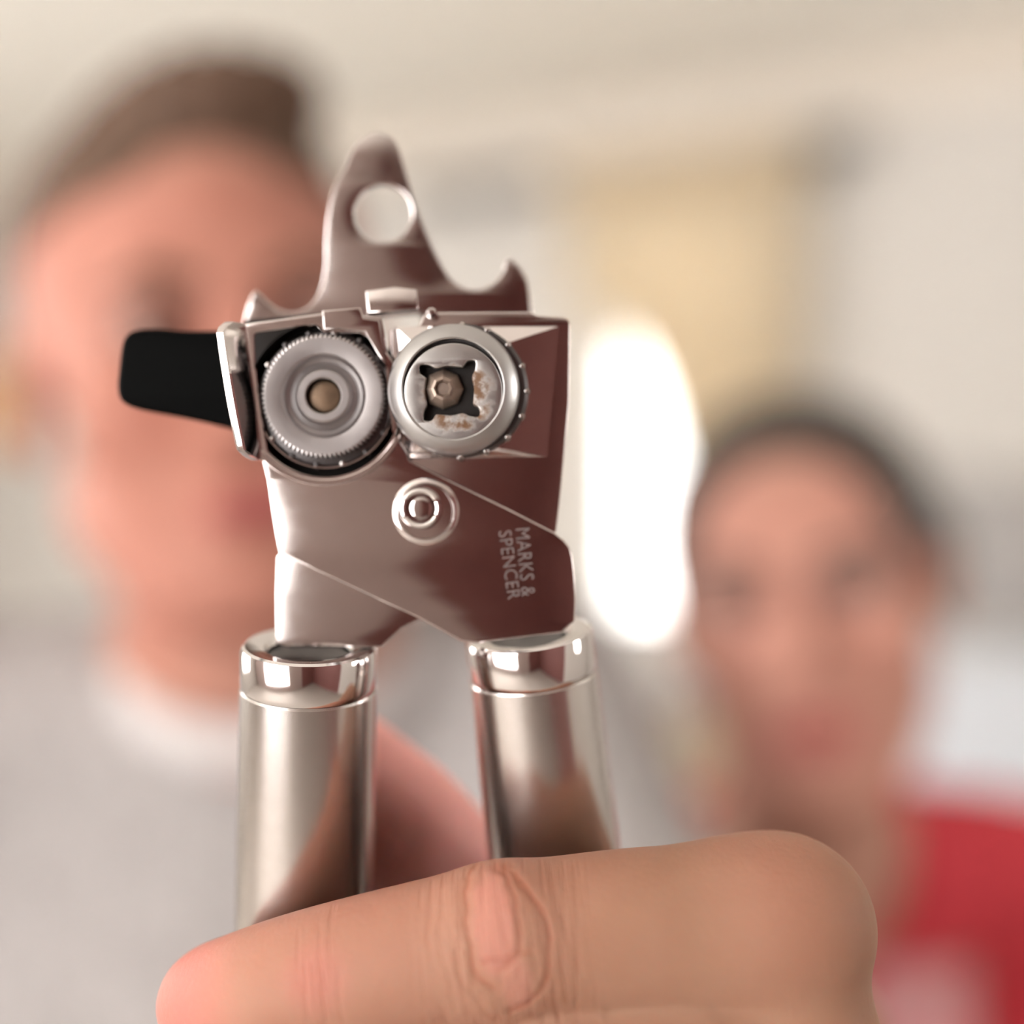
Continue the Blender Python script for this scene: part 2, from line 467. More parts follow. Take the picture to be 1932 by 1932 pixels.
# heading band with pencil pleats
M['heading'] = plain('curtain_heading', srgb(214, 196, 168), 0.9, var=0.1, nscale=50)
V = []
for i in range(5):
    z = 2.10+0.10*i/4; l, r = 1080, 1540
    for j in range(161):
        t = j/160; V.append(R3(srow(l+(r-l)*t), 0.145+0.012*math.sin(t*2*math.pi*24), z))
hd = mesh_obj('heading', V, [(i*161+j, i*161+j+1, (i+1)*161+j+1, (i+1)*161+j) for i in range(4) for j in range(160)], M['heading'], cur, True, None)
hd.modifiers.new('thickness', 'SOLIDIFY').thickness = 0.003
V = []; l, r = curtain_edges(1.0)
for i in range(13):
    z = 0.97+0.06*i/12
    for j in range(48):
        a = 2*math.pi*j/48; V.append(R3(srow((l+r)/2)+0.085*math.cos(a), 0.105+0.06*math.sin(a), z+0.03*math.cos(a)))
tb_ = mesh_obj('tieback', V, [(i*48+j, i*48+(j+1) % 48, (i+1)*48+(j+1) % 48, (i+1)*48+j) for i in range(12) for j in range(48)], M['heading'], cur, True, None)
tb_.modifiers.new('thickness', 'SOLIDIFY').thickness = 0.003

# picture frame at the left edge of the view
pf = empty('picture_frame', R3(srow(-20), 0.02, 1.4), 'small orange-brown wooden frame on the wall at the left edge', 'picture frame')
def wall_pic(px0, px1, z0, z1):
    s0, s1 = srow(px0), srow(px1); t = 0.055
    for (a, c, z, y) in ((s0, s0+t, z0, z1), (s1-t, s1, z0, z1), (s0+t, s1-t, z0, z0+t), (s0+t, s1-t, z1-t, z1)):
        b = bmesh.new(); room_box(b, a, c, 0.0, 0.03, z, y); bm_obj('frame_bar', b, M['wood'], pf, False)
    b = bmesh.new(); room_box(b, s0+t, s1-t, 0.0, 0.012, z0+t, z1-t); bm_obj('picture', b, M['canvas'], pf, False)
wall_pic(-90, 52, 1.50, 1.80)

# armchair and cushion behind the woman
def rbox(name, c, size, rot, mat, parent, bev=0.04, seg=4, puff=0.0):
    bm = bmesh.new(); bmesh.ops.create_cube(bm, size=1.0)
    bmesh.ops.scale(bm, vec=size, verts=bm.verts)
    bmesh.ops.bevel(bm, geom=bm.edges[:]+bm.verts[:], offset=bev, segments=seg, profile=0.5, affect='EDGES')
    m = Matrix.Translation(c) @ Euler(rot).to_matrix().to_4x4()
    bmesh.ops.transform(bm, matrix=m, verts=bm.verts)
    return bm_obj(name, bm, mat, parent, True, 50)
AY = math.radians(-18)
AC = Vector((0.80, 2.20, 0))
ac = empty('armchair', AC, 'white high-backed armchair behind the woman in red', 'armchair')
def apos(x, y, z): return AC+Euler((0, 0, AY)).to_matrix() @ Vector((x, y, z))
rbox('backrest', apos(0, 0.32, 0.62), (0.78, 0.17, 0.76), (math.radians(-8), 0, AY), M['armchair'], ac, 0.06)
rbox('seat', apos(0, 0.0, 0.36), (0.60, 0.62, 0.18), (0, 0, AY), M['armchair'], ac, 0.05)
for sx in (-1, 1):
    rbox('armrest', apos(sx*0.36, 0.0, 0.42), (0.13, 0.66, 0.40), (0, 0, AY), M['armchair'], ac, 0.05)
    for sy in (-0.26, 0.30):
        lathe('leg', [(0, 0), (0.016, 0), (0.024, 0.26), (0, 0.26)], apos(sx*0.34, sy, 0.0), (0, 0, 1), M['leg_wood'], ac, 16)
# cushion on the armchair's top edge
fd = Field((0.45, 2.10, 0.95), (1.35, 2.95, 1.6), 0.012)
cR = np.array((Euler((math.radians(-16), math.radians(8), AY))).to_matrix())
def pillow(c, hx, hy, hz, R):
    c = np.array(c)
    def fn(X, Y, Z):
        x, y, z = X-c[0], Y-c[1], Z-c[2]
        l = [R[0][i]*x+R[1][i]*y+R[2][i]*z for i in range(3)]
        q = np.clip(1-np.maximum(np.abs(l[0])/hx, np.abs(l[2])/hz), 0, 1)
        th = hy*np.sqrt(q+0.02)
        o = np.maximum(np.abs(l[0])-hx, np.abs(l[2])-hz)
        return np.maximum((np.abs(l[1])-th)*0.7, o)
    m = math.sqrt(hx*hx+hy*hy+hz*hz)
    return fn, c-m, c+m
ctop = apos(0.05, 0.375, 1.000+0.165)
fd.put(pillow(ctop, 0.21, 0.085, 0.150, cR))
Vc, Qc = fd.mesh(2)
cush = np_obj('cushion', Vc, Qc, M['cushion'], None)
cush['label'] = 'grey cushion perched on top of the white armchair'; cush['category'] = 'cushion'

# ------------------------------------------------------------------ the can opener
D0 = 0.2244                       # depth of the front lever's face
S = D0/F                          # metres per pixel on that plane
FR = facing(D0); RR = facing(D0+0.0014)
opener = empty('can_opener', P(780, 1700, 0.172), 'stainless steel can opener with black turning key held up to the camera', 'can opener')
TOW = Vector((0, -1, 0))          # towards the viewer

def left_edge(y): return float(np.interp(y, [606, 700, 780, 868, 900, 960, 1042], [457, 467, 479, 492, 500, 511, 523]))
# front lever: left gear housing -> lettered plate -> right handle
fl = [(457, 611), (540, 600), (612, 590), (686, 594), (722, 599), (728, 640), (733, 700), (737, 760), (744, 812), (768, 856), (774, 869),
      (860, 911), (960, 960), (1046, 1004), (1064, 1019), (1074, 1032), (1080, 1050), (1084, 1085), (1086, 1130), (1084, 1172), (1060, 1195), (900, 1214), (870, 1211),
      (792, 1168), (693, 1122), (600, 1078), (524, 1042), (517, 1000), (511, 960), (503, 905), (496, 876), (486, 820), (470, 720)]
hole = [(max(x, left_edge(y)+9), y) for x, y in circle(612, 755, 149, 96)]
hole = [(x, max(y, 622)) if 600 < x < 700 else (x, y) for x, y in hole]
hole = [p for p in hole if not (p[0] < 604 and p[1] < 740)]
ci = min(range(len(hole)), key=lambda i: abs(hole[i][0]-(left_edge(740)+9))+abs(hole[i][1]-745))
hole = hole[:ci+1]+[(left_edge(690)+10, 690), (left_edge(640)+12, 640), (473, 630), (480, 622), (540, 613), (596, 607), (602, 612)]+hole[ci+1:]
front = plate('front_lever', [fl, hole], FR, 0.0013, 0.00032, M['polish'], opener)
# rear lever: square jaw plate -> left handle
rl = [(735, 624), (738, 619), (786, 615), (792, 611), (798, 596), (806, 589), (1000, 588), (1014, 595), (1062, 598), (1073, 602), (1076, 614), (1074, 760), (1058, 930),
      (1050, 1000), (1036, 1030), (900, 1090), (850, 1130), (800, 1165), (775, 1178), (758, 1186), (738, 1205), (720, 1222), (540, 1222), (519, 1215), (519, 1120), (521, 1050), (560, 1000), (760, 860), (740, 760)]
rear = plate('rear_lever', [rl], RR, 0.0013, 0.0003, M['polish_b'], opener)

# pressed pyramid under the cutting wheel
bm = bmesh.new()
def on(fr, px, py, w): u, v = fr.uv(px, py); return fr.pt(u, v, w)
base = [(1054, 616), (1032, 862), (765, 866), (745, 616)]
mid = [(902, 668), (896, 838), (800, 838), (800, 668)]
vb0 = [bm.verts.new(on(RR, x, y, -0.0004)) for x, y in base]
vb = [bm.verts.new(on(RR, x, y, 0.00002)) for x, y in base]; vm = [bm.verts.new(on(RR, x, y, 0.0022)) for x, y in mid]
for i in range(4):
    j = (i+1) % 4
    bm.faces.new((vb[i], vb[j], vm[j], vm[i])); bm.faces.new((vb0[i], vb0[j], vb[j], vb[i]))
bm.faces.new(vm); bm.faces.new(vb0[::-1])
bm_obj('pressed_boss', bm, M['polish_b'], rear, True, 5)

# gear housing walls, recess and toothed drive gear under the feed wheel
c = on(FR, 612, 755, 0)
lathe('gear_well', [(148*S, -0.0008), (146*S, -0.0050), (0, -0.0050), (0, -0.0058), (151*S, -0.0058), (150*S, -0.0008)], on(FR, 614, 755, 0), TOW, M['black_shade'], opener, 72)
plate('housing_back', [[(460, 604), (620, 590), (722, 602), (735, 760), (745, 830), (700, 895), (600, 915), (500, 870)]], facing(D0+0.0060), 0.0006, 0.0001, M['black_shade'], opener)  # added black backing sheet; its colour gives the shade inside the housing
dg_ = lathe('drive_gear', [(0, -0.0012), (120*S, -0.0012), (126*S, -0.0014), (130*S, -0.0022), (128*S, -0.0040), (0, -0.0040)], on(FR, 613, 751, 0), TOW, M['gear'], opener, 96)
for i in range(16):     # teeth of the drive gear
    a = 2*math.pi*(i+0.35)/16
    cc = on(FR, 613+127*math.cos(a), 751+127*math.sin(a), -0.0016)
    lathe('tooth', [(0, 0.0007), (0.0004, 0.0006), (0.00062, 0.0003), (0.0007, -0.0008), (0, -0.0008)], cc, TOW, M['gear_bright'] if i % 3 == 0 else M['gear'], dg_, 10)
# arc of polished rim below the wheel
def arc_tube(name, cx, cy, r0, r1, a0, a1, h0, h1, fr, mat, parent, n=60):
    V = []; 
    prof = [(r0, h0), (r0+(r1-r0)*0.25, h1), (r0+(r1-r0)*0.75, h1), (r1, h0), (r1, h0-0.0009), (r0, h0-0.0009)]
    for i in range(n+1):
        a = math.radians(a0+(a1-a0)*i/n); tp = min(1, min(i, n-i)/6+0.15)
        for r, h in prof:
            rr = (r0+r1)/2+(r-(r0+r1)/2)*tp
            V.append(on(fr, cx+rr*math.cos(a), cy+rr*math.sin(a), h))
    m = len(prof)
    Fc = [(i*m+k, i*m+(k+1) % m, (i+1)*m+(k+1) % m, (i+1)*m+k) for i in range(n) for k in range(m)]+[tuple(range(m)), tuple(range(n*m, n*m+m))]
    bm = bmesh.new(); vs = [bm.verts.new(v) for v in V]
    for f in Fc: bm.faces.new([vs[q] for q in f])
    return bm_obj(name, bm, mat, parent, True, 30)
arc_tube('guide_ring', 613, 751, 129, 134, 18, 160, -0.0009, -0.0006, FR, M['polish'], opener)
arc_tube('dished_rim', 612, 755, 148, 163, 22, 150, -0.0002, 0.00045, FR, M['polish'], front)

# feed wheel (serrated)
M['knurl'] = M['wheel']
fwc = on(FR, 612, 748, 0.0)
fw_ = lathe('feed_wheel', [(33*S, -0.0009), (33*S, 0.0010), (36*S, 0.0012), (47*S, 0.0012), (50*S, 0.0010), (55*S, 0.0001), (64*S, -0.0004), (72*S, 0.0000), (78*S, 0.0010), (80*S, 0.00118), (81*S, 0.00120), (109*S, 0.0012), (111*S, 0.00105), (111.5*S, 0.0000), (60*S, -0.0009), (33*S, -0.0009)],
      fwc, TOW, M['wheel'], opener, 160, teeth=(109.5*S, 6.0*S), sharp=14)
lathe('hub_pin', [(0, 0.0002), (18*S, 0.00015), (28*S, -0.0001), (31*S, -0.0004), (33*S, -0.0010), (0, -0.0010)], fwc, TOW, M['rust'], fw_, 40)

# cutting wheel: bevelled rim, disc with a rusty square hole, bolt
k = NT('stained_steel_disc')
k.b.inputs['Metallic'].default_value = 1.0
wc = on(FR, 850, 740, 0.004)
sub = k.add('ShaderNodeVectorMath', operation='DISTANCE'); k.link(k.coord(), sub.inputs[0]); sub.inputs[1].default_value = tuple(on(FR, 866, 752, 0.0035))
st = k.noise(420, 4.0, 0.6)
rf = k.math('MULTIPLY', k.ramp(k.math('ADD', sub.outputs['Value'], k.math('MULTIPLY_ADD', st, -0.0050, 0.0025)), 76*S, 46*S), k.ramp(st, 0.36, 0.62))
k.link(k.mix(rf, (0.45, 0.43, 0.415, 1), (0.11, 0.048, 0.016, 1)), k.b.inputs['Base Color'])
k.link(k.math('MULTIPLY_ADD', rf, 0.35, 0.33), k.b.inputs['Roughness']); k.link(k.math('SUBTRACT', 1.0, rf), k.b.inputs['Metallic'])
M['stained'] = k.m
cut = lathe('cutting_wheel', [(92*S, 0.0020), (93*S, 0.0026), (96*S, 0.0028), (100*S, 0.0026), (117*S, 0.0016), (123*S, 0.0007), (123.5*S, 0.0003), (118*S, -0.0002), (92*S, -0.0002)],
            on(FR, 857, 738, 0.0018), TOW, M['wheel_rim'], opener, 110, sharp=30)
def lobed(cx, cy, h, rot):
    pts = []
    for q in range(4):
        for (x, y) in ((h*0.62, -h*0.90), (h*0.80, -h*1.10), (h*1.10, -h*1.06), (h*1.06, -h*0.72), (h*0.93, -h*0.45), (h*0.97, 0.0), (h*0.90, h*0.45)):
            a = math.radians(rot+90*q); pts.append((cx+x*math.cos(a)-y*math.sin(a), cy+x*math.sin(a)+y*math.cos(a)))
    return catmull(pts, 4, True)
CF = facing(D0-0.0042)
plate('wheel_disc', [circle(855, 740, 93.5, 90), lobed(848, 737, 48, -5)], CF, 0.0020, 0.00025, M['stained'], cut)
lathe('square_socket', [(0, 0), (75*S, 0), (75*S, -0.0006), (0, -0.0006)], on(FR, 849, 738, 0.0021), TOW, M['black_shade'], cut, 48)
lathe('bolt', [(0, 0.0004), (12*S, 0.0004), (14*S, 0.0009), (17*S, 0.00115), (22*S, 0.0010), (30*S, 0.00045), (37*S, -0.0002), (38*S, -0.0010), (0, -0.0010)], on(FR, 838, 737, 0.0032), TOW, M['pin'], cut, 8, sharp=12)
# gear behind the cutting wheel
lathe('idler_gear', [(0, 0), (120*S, 0), (126*S, -0.0004), (126*S, -0.0012), (0, -0.0012)], on(FR, 871, 738, 0.0014), TOW, M['gear'], opener, 64)
ig = bpy.data.objects['idler_gear']
for i in range(16):
    a = 2*math.pi*(i+0.02)/16
    cc = on(FR, 871+122*math.cos(a), 738+122*math.sin(a), 0.0009)
    lathe('tooth', [(0, 0.0007), (0.0003, 0.0006), (0.0006, 0.0002), (0.00075, -0.0008), (0, -0.0008)], cc, TOW, M['gear_bright'], ig, 10)

# pivot rivet with its pressed ring
rv = lathe('pivot_rivet', [(0, 0.0004), (10*S, 0.00038), (20*S, 0.0003), (24*S, 0.0001), (26*S, 0.0004), (29*S, 0.0012), (33*S, 0.0014), (37*S, 0.0012), (40*S, 0.0005), (41*S, -0.0003), (0, -0.0003)], on(FR, 794, 959, 0), TOW, M['collar'], opener, 56, sharp=25)
lathe('pressed_ring', [(50*S, -0.0002), (51*S, 0.0002), (55*S, 0.00042), (59*S, 0.0003), (63*S, 0.00005), (63*S, -0.0002)], on(FR, 803, 965, 0), TOW, M['polish'], front, 64, sharp=50)
lathe('drive_stud', [(0, 0.0022), (0.0005, 0.0021), (0.0008, 0.0016), (0.0009, -0.0012), (0, -0.0012)], on(RR, 815, 592, 0.0), TOW, M['collar'], opener, 20)

# side flange at the left of the housing
L1 = [on(FR, 463, 610, -0.0002), on(FR, 482, 745, -0.0002), on(FR, 497, 868, -0.0002)]
L2 = [on(FR, 434, 612, 0.0045), on(FR, 455, 745, 0.0052), on(FR, 478, 872, 0.0042)]
bm = bmesh.new(); NN = 24
def lerp3(L, t): return (L[0]*(1-t)*(1-2*t)+L[1]*4*t*(1-t)+L[2]*t*(2*t-1))
rows = []
for i in range(NN+1):
    t = i/NN; a, bb = lerp3(L1, t), lerp3(L2, t)
    e = 1.0
    if t < 0.08: e = 0.55+0.45*math.sin(t/0.08*math.pi/2)
    if t > 0.90: e = 0.25+0.75*math.cos((t-0.90)/0.10*math.pi/2)
    bb = a+(bb-a)*e
    th = Vector((-0.00155, 0.0003, 0))
    rows.append([bm.verts.new(q) for q in (a, bb, bb+th*0.25+TOW*0.00035, bb+th*0.75+TOW*0.00035, bb+th, a+th)])
for i in range(NN):
    for q in range(6): bm.faces.new((rows[i][q], rows[i][(q+1) % 6], rows[i+1][(q+1) % 6], rows[i+1][q]))
bm.faces.new(rows[0]); bm.faces.new(rows[-1][::-1])
bm_obj('side_flange', bm, M['polish'], front, True, 30)

# bottle-opener tab, bent away from the viewer
KT = 0.02
z0 = (966-592)/F*D0; d0 = D0+0.0135
TF = Frame((0, d0, CZ+z0), (1, 0, 0), (0, KT, 1))
tab = catmull([(1003, 592), (1000, 560), (993, 525), (980, 502)], 5)+catmull([(962, 486), (952, 494), (946, 515), (925, 537), (893, 546), (858, 532), (834, 500), (805, 440), (784, 385), (766, 325), (752, 280), (738, 258)], 6)+\
      catmull([(715, 250), (690, 256), (665, 280), (648, 320), (630, 350), (618, 400), (613, 450), (612, 500), (603, 545), (585, 575), (558, 588), (530, 585), (508, 572), (492, 556), (482, 548)], 6)+[(474, 556), (466, 575), (458, 612), (600, 618), (735, 596), (790, 592), (800, 618), (1003, 622)]
plate('bottle_opener_tab', [tab, circle(722, 402, 54, 48)], TF, 0.0014, 0.0003, M['polish_b'], opener)
# ledge joining the rear lever's top edge to the set-back tab
bm = bmesh.new()
def ledge(x0, x1, y):
    a, b2 = on(RR, x0, y, -0.0009), on(RR, x1, y, -0.0009); e = Vector((0, 0.0125, 0)); t = Vector((0, 0, -0.0011))
    box_bm(bm, [a, b2, b2+e, a+e, a+t, b2+t, b2+e+t, a+e+t])
ledge(806, 1000, 590)
bm_obj('tab_ledge', bm, M['polish_b'], opener, False)
# bent tongue below the tab
tg = [(690, 548), (745, 540), (786, 545), (790, 583), (740, 588), (693, 592)]
plate('stop_tongue', [tg], Frame(P(740, 590, D0+0.0008-NEAR), (1, 0, 0), (0, 0.16, 1)), 0.0012, 0.0004, M['polish'], opener)
plate('spring_clip', [[(608, 586), (680, 580), (686, 600), (716, 604), (728, 690), (712, 668), (688, 626), (640, 620), (610, 622)]], facing(D0-0.0007), 0.0006, 0.0002, M['polish'], front)

# engraved maker's lettering
def lettering(txt, p0, p1, cap, parent):
    cu = bpy.data.curves.new('lettering', 'FONT'); cu.body = txt; cu.extrude = 0.0; cu.resolution_u = 3; cu.space_character = 1.05
    tmp = bpy.data.objects.new('tmp', cu); COL.objects.link(tmp)
    dg = bpy.context.evaluated_depsgraph_get(); dg.update()
    me = bpy.data.meshes.new_from_object(tmp.evaluated_get(dg)); bpy.data.objects.remove(tmp)
    co = np.array([v.co for v in me.vertices]); lo = co.min(0); hi = co.max(0)
    a = Vector(FR.uv(*p0)); bb = Vector(FR.uv(*p1)); dx = (bb-a); up = Vector((-dx.y, dx.x)).normalized()*cap*S
    bm = bmesh.new(); bm.from_mesh(me)
    for v in bm.verts:
        tx = (v.co.x-lo[0])/(hi[0]-lo[0]); ty = (v.co.y-lo[1])/(hi[1]-lo[1])
        q = a+dx*tx+up*ty
        v.co = FR.pt(q.x, q.y, 0.00004)
    r = bmesh.ops.extrude_face_region(bm, geom=bm.faces[:])
    for v in [g for g in r['geom'] if isinstance(g, bmesh.types.BMVert)]: v.co += TOW*-0.0002
    return bm_obj('engraved_lettering', bm, M['etch'], parent, False)
lettering('MARKS &', (972, 998), (984, 1126), 27, front)
lettering('SPENCER', (940, 1003), (958, 1132), 25, front)

# handles
def handle(top, bot, r0, length, r1):
    top = Vector(top); ax = (Vector(bot)-top).normalized()
    L = length
    g = lathe('handle', [(r0*0.985, 0.0072), (r0*1.005, 0.0076), (r0*1.01, 0.012), (r0+(r1-r0)*0.6, 0.030), (r1, L*0.55), (r1*1.0, L*0.75), (r1*0.97, L*0.90), (r1*0.85, L*0.97), (r1*0.5, L), (0, L)], top, ax, M['satin'], opener, 72, sharp=25)
    lathe('collar', [(r0*0.60, 0.0012), (r0*0.66, 0.0004), (r0*0.80, 0.0001), (r0*0.93, 0.0), (r0*0.975, 0.0003), (r0, 0.0011), (r0*1.0, 0.0062), (r0*0.985, 0.0071), (r0*0.97, 0.0074), (r0*0.90, 0.0085), (r0*0.5, 0.0085)], top, ax, M['collar'], g, 72, sharp=25)
    lathe('slot_plug', [(0, 0.0016), (r0*0.70, 0.0016), (r0*0.70, 0.006), (0, 0.006)], top, ax, M['gear'], g, 40)
    return g
handle(P(583, 1216, 0.1662), P(576, 1760, 0.1765), 128.5*(0.1662+NEAR)/F, 0.100, 0.0120)
handle(P(997, 1192, 0.1705), P(1049, 1640, 0.1790), 121*(0.1705+NEAR)/F, 0.100, 0.0116)

# black turning key (butterfly handle) behind the housing
KF = facing(D0+0.0075)
wing = catmull([(446, 640), (435, 628), (420, 623), (350, 623), (300, 619), (262, 620), (240, 628), (228, 648), (221, 700), (219, 730), (224, 752), (240, 765), (270, 774), (330, 785), (400, 800), (440, 812), (470, 840)], 5)
wing += [(520, 860), (560, 850), (640, 850), (700, 835)]+catmull([(760, 822), (860, 806), (930, 790), (965, 780), (985, 765), (992, 740), (988, 690), (975, 660), (950, 650), (860, 655), (760, 655)], 5)+[(700, 660), (640, 650), (560, 648), (500, 650)]
key = plate('turning_key', [wing], KF, 0.0052, 0.0012, M['black'], opener, bres=4, sharp=60)
lathe('key_spindle', [(0, 0.006), (0.0045, 0.006), (0.0045, -0.003), (0, -0.003)], on(KF, 613, 751, 0.0), TOW, M['gear'], key, 32)

# ------------------------------------------------------------------ people: materials
def skin_material(name, base, red, lip, stub_eye_lift, crease=None):
    k = NT(name)
    at = k.add('ShaderNodeAttribute', attribute_name='tint')
    sep = k.add('ShaderNodeSeparateColor'); k.link(at.outputs['Color'], sep.inputs[0])
    n1 = k.noise(45, 3); n2 = k.noise(900, 3)
    c0 = k.mix(k.ramp(n1, 0.35, 0.7), base, tuple(base[i]*(0.92, 0.86, 0.84)[i] for i in range(3))+(1,))
    c1 = k.mix(k.math('MULTIPLY', sep.outputs[1], 0.9), c0, red)
    c2 = k.mix(sep.outputs[0], c1, lip)
    c3 = k.mix(k.math('MULTIPLY', sep.outputs[2], 0.7), c2, stub_eye_lift)  # third channel
    h = k.math('MULTIPLY', n2, 0.3)
    fine = k.noise(1.0, 4, 0.65, coord=k.coord((700, 700, 260)))
    h = k.math('ADD', h, k.math('MULTIPLY', fine, 0.25))
    if crease:
        cm = crease(k)
        c3 = k.mix(k.math('MULTIPLY', cm[1], 0.6), c3, (0.30, 0.085, 0.045, 1))
        c3 = k.mix(k.math('MULTIPLY', cm[2], 0.45), c3, srgb(196, 130, 118))
        h = k.math('SUBTRACT', h, cm[0])
    k.link(c3, k.b.inputs['Base Color'])
    k.b.inputs['Roughness'].default_value = 0.62
    k.b.inputs['Specular IOR Level'].default_value = 0.22
    k.b.inputs['Subsurface Weight'].default_value = 0.35 if crease else 0.0
    k.b.inputs['Subsurface Radius'].default_value = (1.0, 0.35, 0.2)
    k.b.inputs['Subsurface Scale'].default_value = 0.005
    if crease: k.bump(h, 0.55, 0.0006)
    return k.m

# finger joints of the raised hand (index finger crosses in front of the handles)
IDX = [(1478, 1768, 0.1600, 12.8), (1350, 1757, 0.1570, 12.1), (1200, 1753, 0.1540, 11.6), (960, 1775, 0.1522, 11.0), (780, 1806, 0.1515, 10.3), (620, 1842, 0.1530, 10.0), (500, 1872, 0.1570, 9.6), (402, 1896, 0.1630, 8.9)]
PIPc = P(952, 1768, 0.1415); PIPa = (P(1200, 1757, 0.1430)-P(700, 1815, 0.1430)).normalized()
PIPb = PIPa.cross(Vector((0, 1, 0))).normalized()
def knuckle(k):
    def uv(cx, cy):
        c_ = P(cx, cy, 0.1415)
        s_ = k.add('ShaderNodeVectorMath', operation='SUBTRACT'); k.link(k.coord(), s_.inputs[0]); s_.inputs[1].default_value = tuple(c_)
        o = []
        for ax in (PIPa, PIPb):
            d_ = k.add('ShaderNodeVectorMath', operation='DOT_PRODUCT'); k.link(s_.outputs[0], d_.inputs[0]); d_.inputs[1].default_value = tuple(ax)
            o.append(k.math('MULTIPLY', d_.outputs['Value'], 1000.0))
        return o
    wob = k.math('MULTIPLY_ADD', k.noise(210, 2), 3.0, -1.5)
    wob2 = k.math('MULTIPLY_ADD', k.noise(190, 2, coord=k.coord((1.3, 1, 0.7))), 1.6, -0.8)
    def ring(cx, cy, a, b_, w, side=None):
        u, v = uv(cx, cy); u = k.math('ADD', u, wob); v = k.math('ADD', v, wob2)
        e = k.math('SQRT', k.math('ADD', k.math('POWER', k.math('ABSOLUTE', k.math('DIVIDE', u, a)), 2.0), k.math('POWER', k.math('ABSOLUTE', k.math('DIVIDE', v, b_)), 2.0)))
        dd = k.math('MULTIPLY', k.math('ABSOLUTE', k.math('SUBTRACT', e, 1.0)), min(a, b_))
        r = k.ramp(dd, w, 0.0)
        if side is not None: r = k.math('MULTIPLY', r, k.ramp(k.math('MULTIPLY', u, side), -0.3, 1.2))
        return r, e
    r1a, e1 = ring(931, 1745, 4.0, 8.6, 0.65, -1.0)
    r1b, _ = ring(936, 1735, 3.6, 6.2, 0.65, 1.0)
    r2, _ = ring(940, 1785, 7.6, 10.0, 0.75, 1.0)
    r1 = k.math('MAXIMUM', r1a, r1b)
    r4, _ = ring(938, 1775, 5.6, 12.0, 0.5, -1.0)
    u, v = uv(955, 1797)
    hz = k.math('MULTIPLY', k.ramp(k.math('ABSOLUTE', k.math('ADD', v, k.math('MULTIPLY', wob, 0.9))), 0.55, 0.0), k.ramp(k.math('ABSOLUTE', u), 4.6, 3.0))
    u2, v2 = uv(975, 1850)
    bump2 = k.ramp(k.math('ADD', k.math('POWER', k.math('ABSOLUTE', u2), 2.0), k.math('MULTIPLY', k.math('POWER', k.math('ABSOLUTE', v2), 2.0), 0.3)), 9.0, 1.0)
    # fine cross wrinkles fading from the joint, and at the end joint
    uu, vv = uv(950, 1770)
    wn = k.add('ShaderNodeTexNoise'); wn.inputs['Scale'].default_value = 1.0; wn.inputs['Detail'].default_value = 3
    cx = k.add('ShaderNodeCombineXYZ'); k.link(k.math('MULTIPLY', uu, 1.15), cx.inputs[0]); k.link(k.math('MULTIPLY', vv, 0.12), cx.inputs[1]); k.link(cx.outputs[0], wn.inputs['Vector'])
    lines = k.math('MULTIPLY', k.ramp(wn.outputs['Fac'], 0.52, 0.36), k.ramp(k.math('ABSOLUTE', uu), 17.0, 5.0))
    ud, vd = uv(600, 1845)
    dl = k.math('MULTIPLY', k.ramp(wn.outputs['Fac'], 0.5, 0.36), k.ramp(k.math('ABSOLUTE', ud), 5.0, 1.0))
    big = k.math('MAXIMUM', k.math('MAXIMUM', r1, k.math('MULTIPLY', r2, 0.9)), k.math('MAXIMUM', hz, k.math('MULTIPLY', r4, 0.35)))
    small = k.math('MAXIMUM', lines, dl)
    # only on the back of the finger
    sp = k.add('ShaderNodeSeparateXYZ'); k.link(k.coord(), sp.inputs[0])
    fr_ = k.ramp(sp.outputs[1], 0.153+NEAR, 0.148+NEAR)
    near = k.math('MULTIPLY', fr_, k.ramp(sp.outputs[2], CZ-0.080, CZ-0.077))
    h = k.math('MULTIPLY', k.math('ADD', k.math('MULTIPLY', big, 1.0), k.math('MULTIPLY', small, 0.55)), near)
    col = k.math('MULTIPLY', k.math('MAXIMUM', k.math('MULTIPLY', big, 0.8), k.math('MULTIPLY', small, 0.22)), near)
    pink = k.math('MULTIPLY', k.math('MAXIMUM', k.ramp(e1, 1.0, 0.55), k.math('MULTIPLY', bump2, 0.7)), near)
    return h, col, pink
SK_M = skin_material('skin_man', srgb(166, 120, 104), srgb(166, 105, 90), srgb(140, 72, 70), srgb(92, 58, 48), None)
SK_H = skin_material('skin_hand', srgb(154, 116, 95), srgb(178, 106, 97), srgb(164, 82, 80), srgb(242, 172, 164), knuckle)  # last colour brightens the shaded thumb as well as turning it pink
SK_W = skin_material('skin_woman', srgb(180, 138, 121), srgb(176, 119, 105), srgb(146, 78, 72), srgb(72, 44, 38))
M['hair_m'] = plain('short_brown_hair', srgb(84, 62, 48), 0.7, var=0.45, nscale=160, spec=0.3)
M['hair_w'] = plain('dark_brown_hair', srgb(52, 42, 36), 0.5, var=0.4, nscale=150, spec=0.4)
M['brow'] = plain('eyebrow_hair', srgb(92, 64, 50), 0.8, var=0.3, nscale=300)
M['eye'] = plain('eye_white', srgb(150, 122, 112), 0.25, var=0.02)
M['iris'] = plain('dark_iris', srgb(58, 44, 38), 0.2, var=0.2)
M['nail'] = plain('fingernail', srgb(226, 160, 164), 0.3, var=0.05, nscale=200)
k = NT('heather_knit')
c1 = k.mix(k.ramp(k.noise(420, 3), 0.35, 0.65), srgb(116, 111, 111), srgb(176, 170, 168))
c2 = k.mix(k.math('MULTIPLY', k.ramp(k.noise(70, 3), 0.4, 0.7), 0.35), c1, srgb(126, 118, 117))
k.link(c2, k.b.inputs['Base Color']); k.b.inputs['Roughness'].default_value = 0.95; k.b.inputs['Specular IOR Level'].default_value = 0.1
M['knit'] = k.m
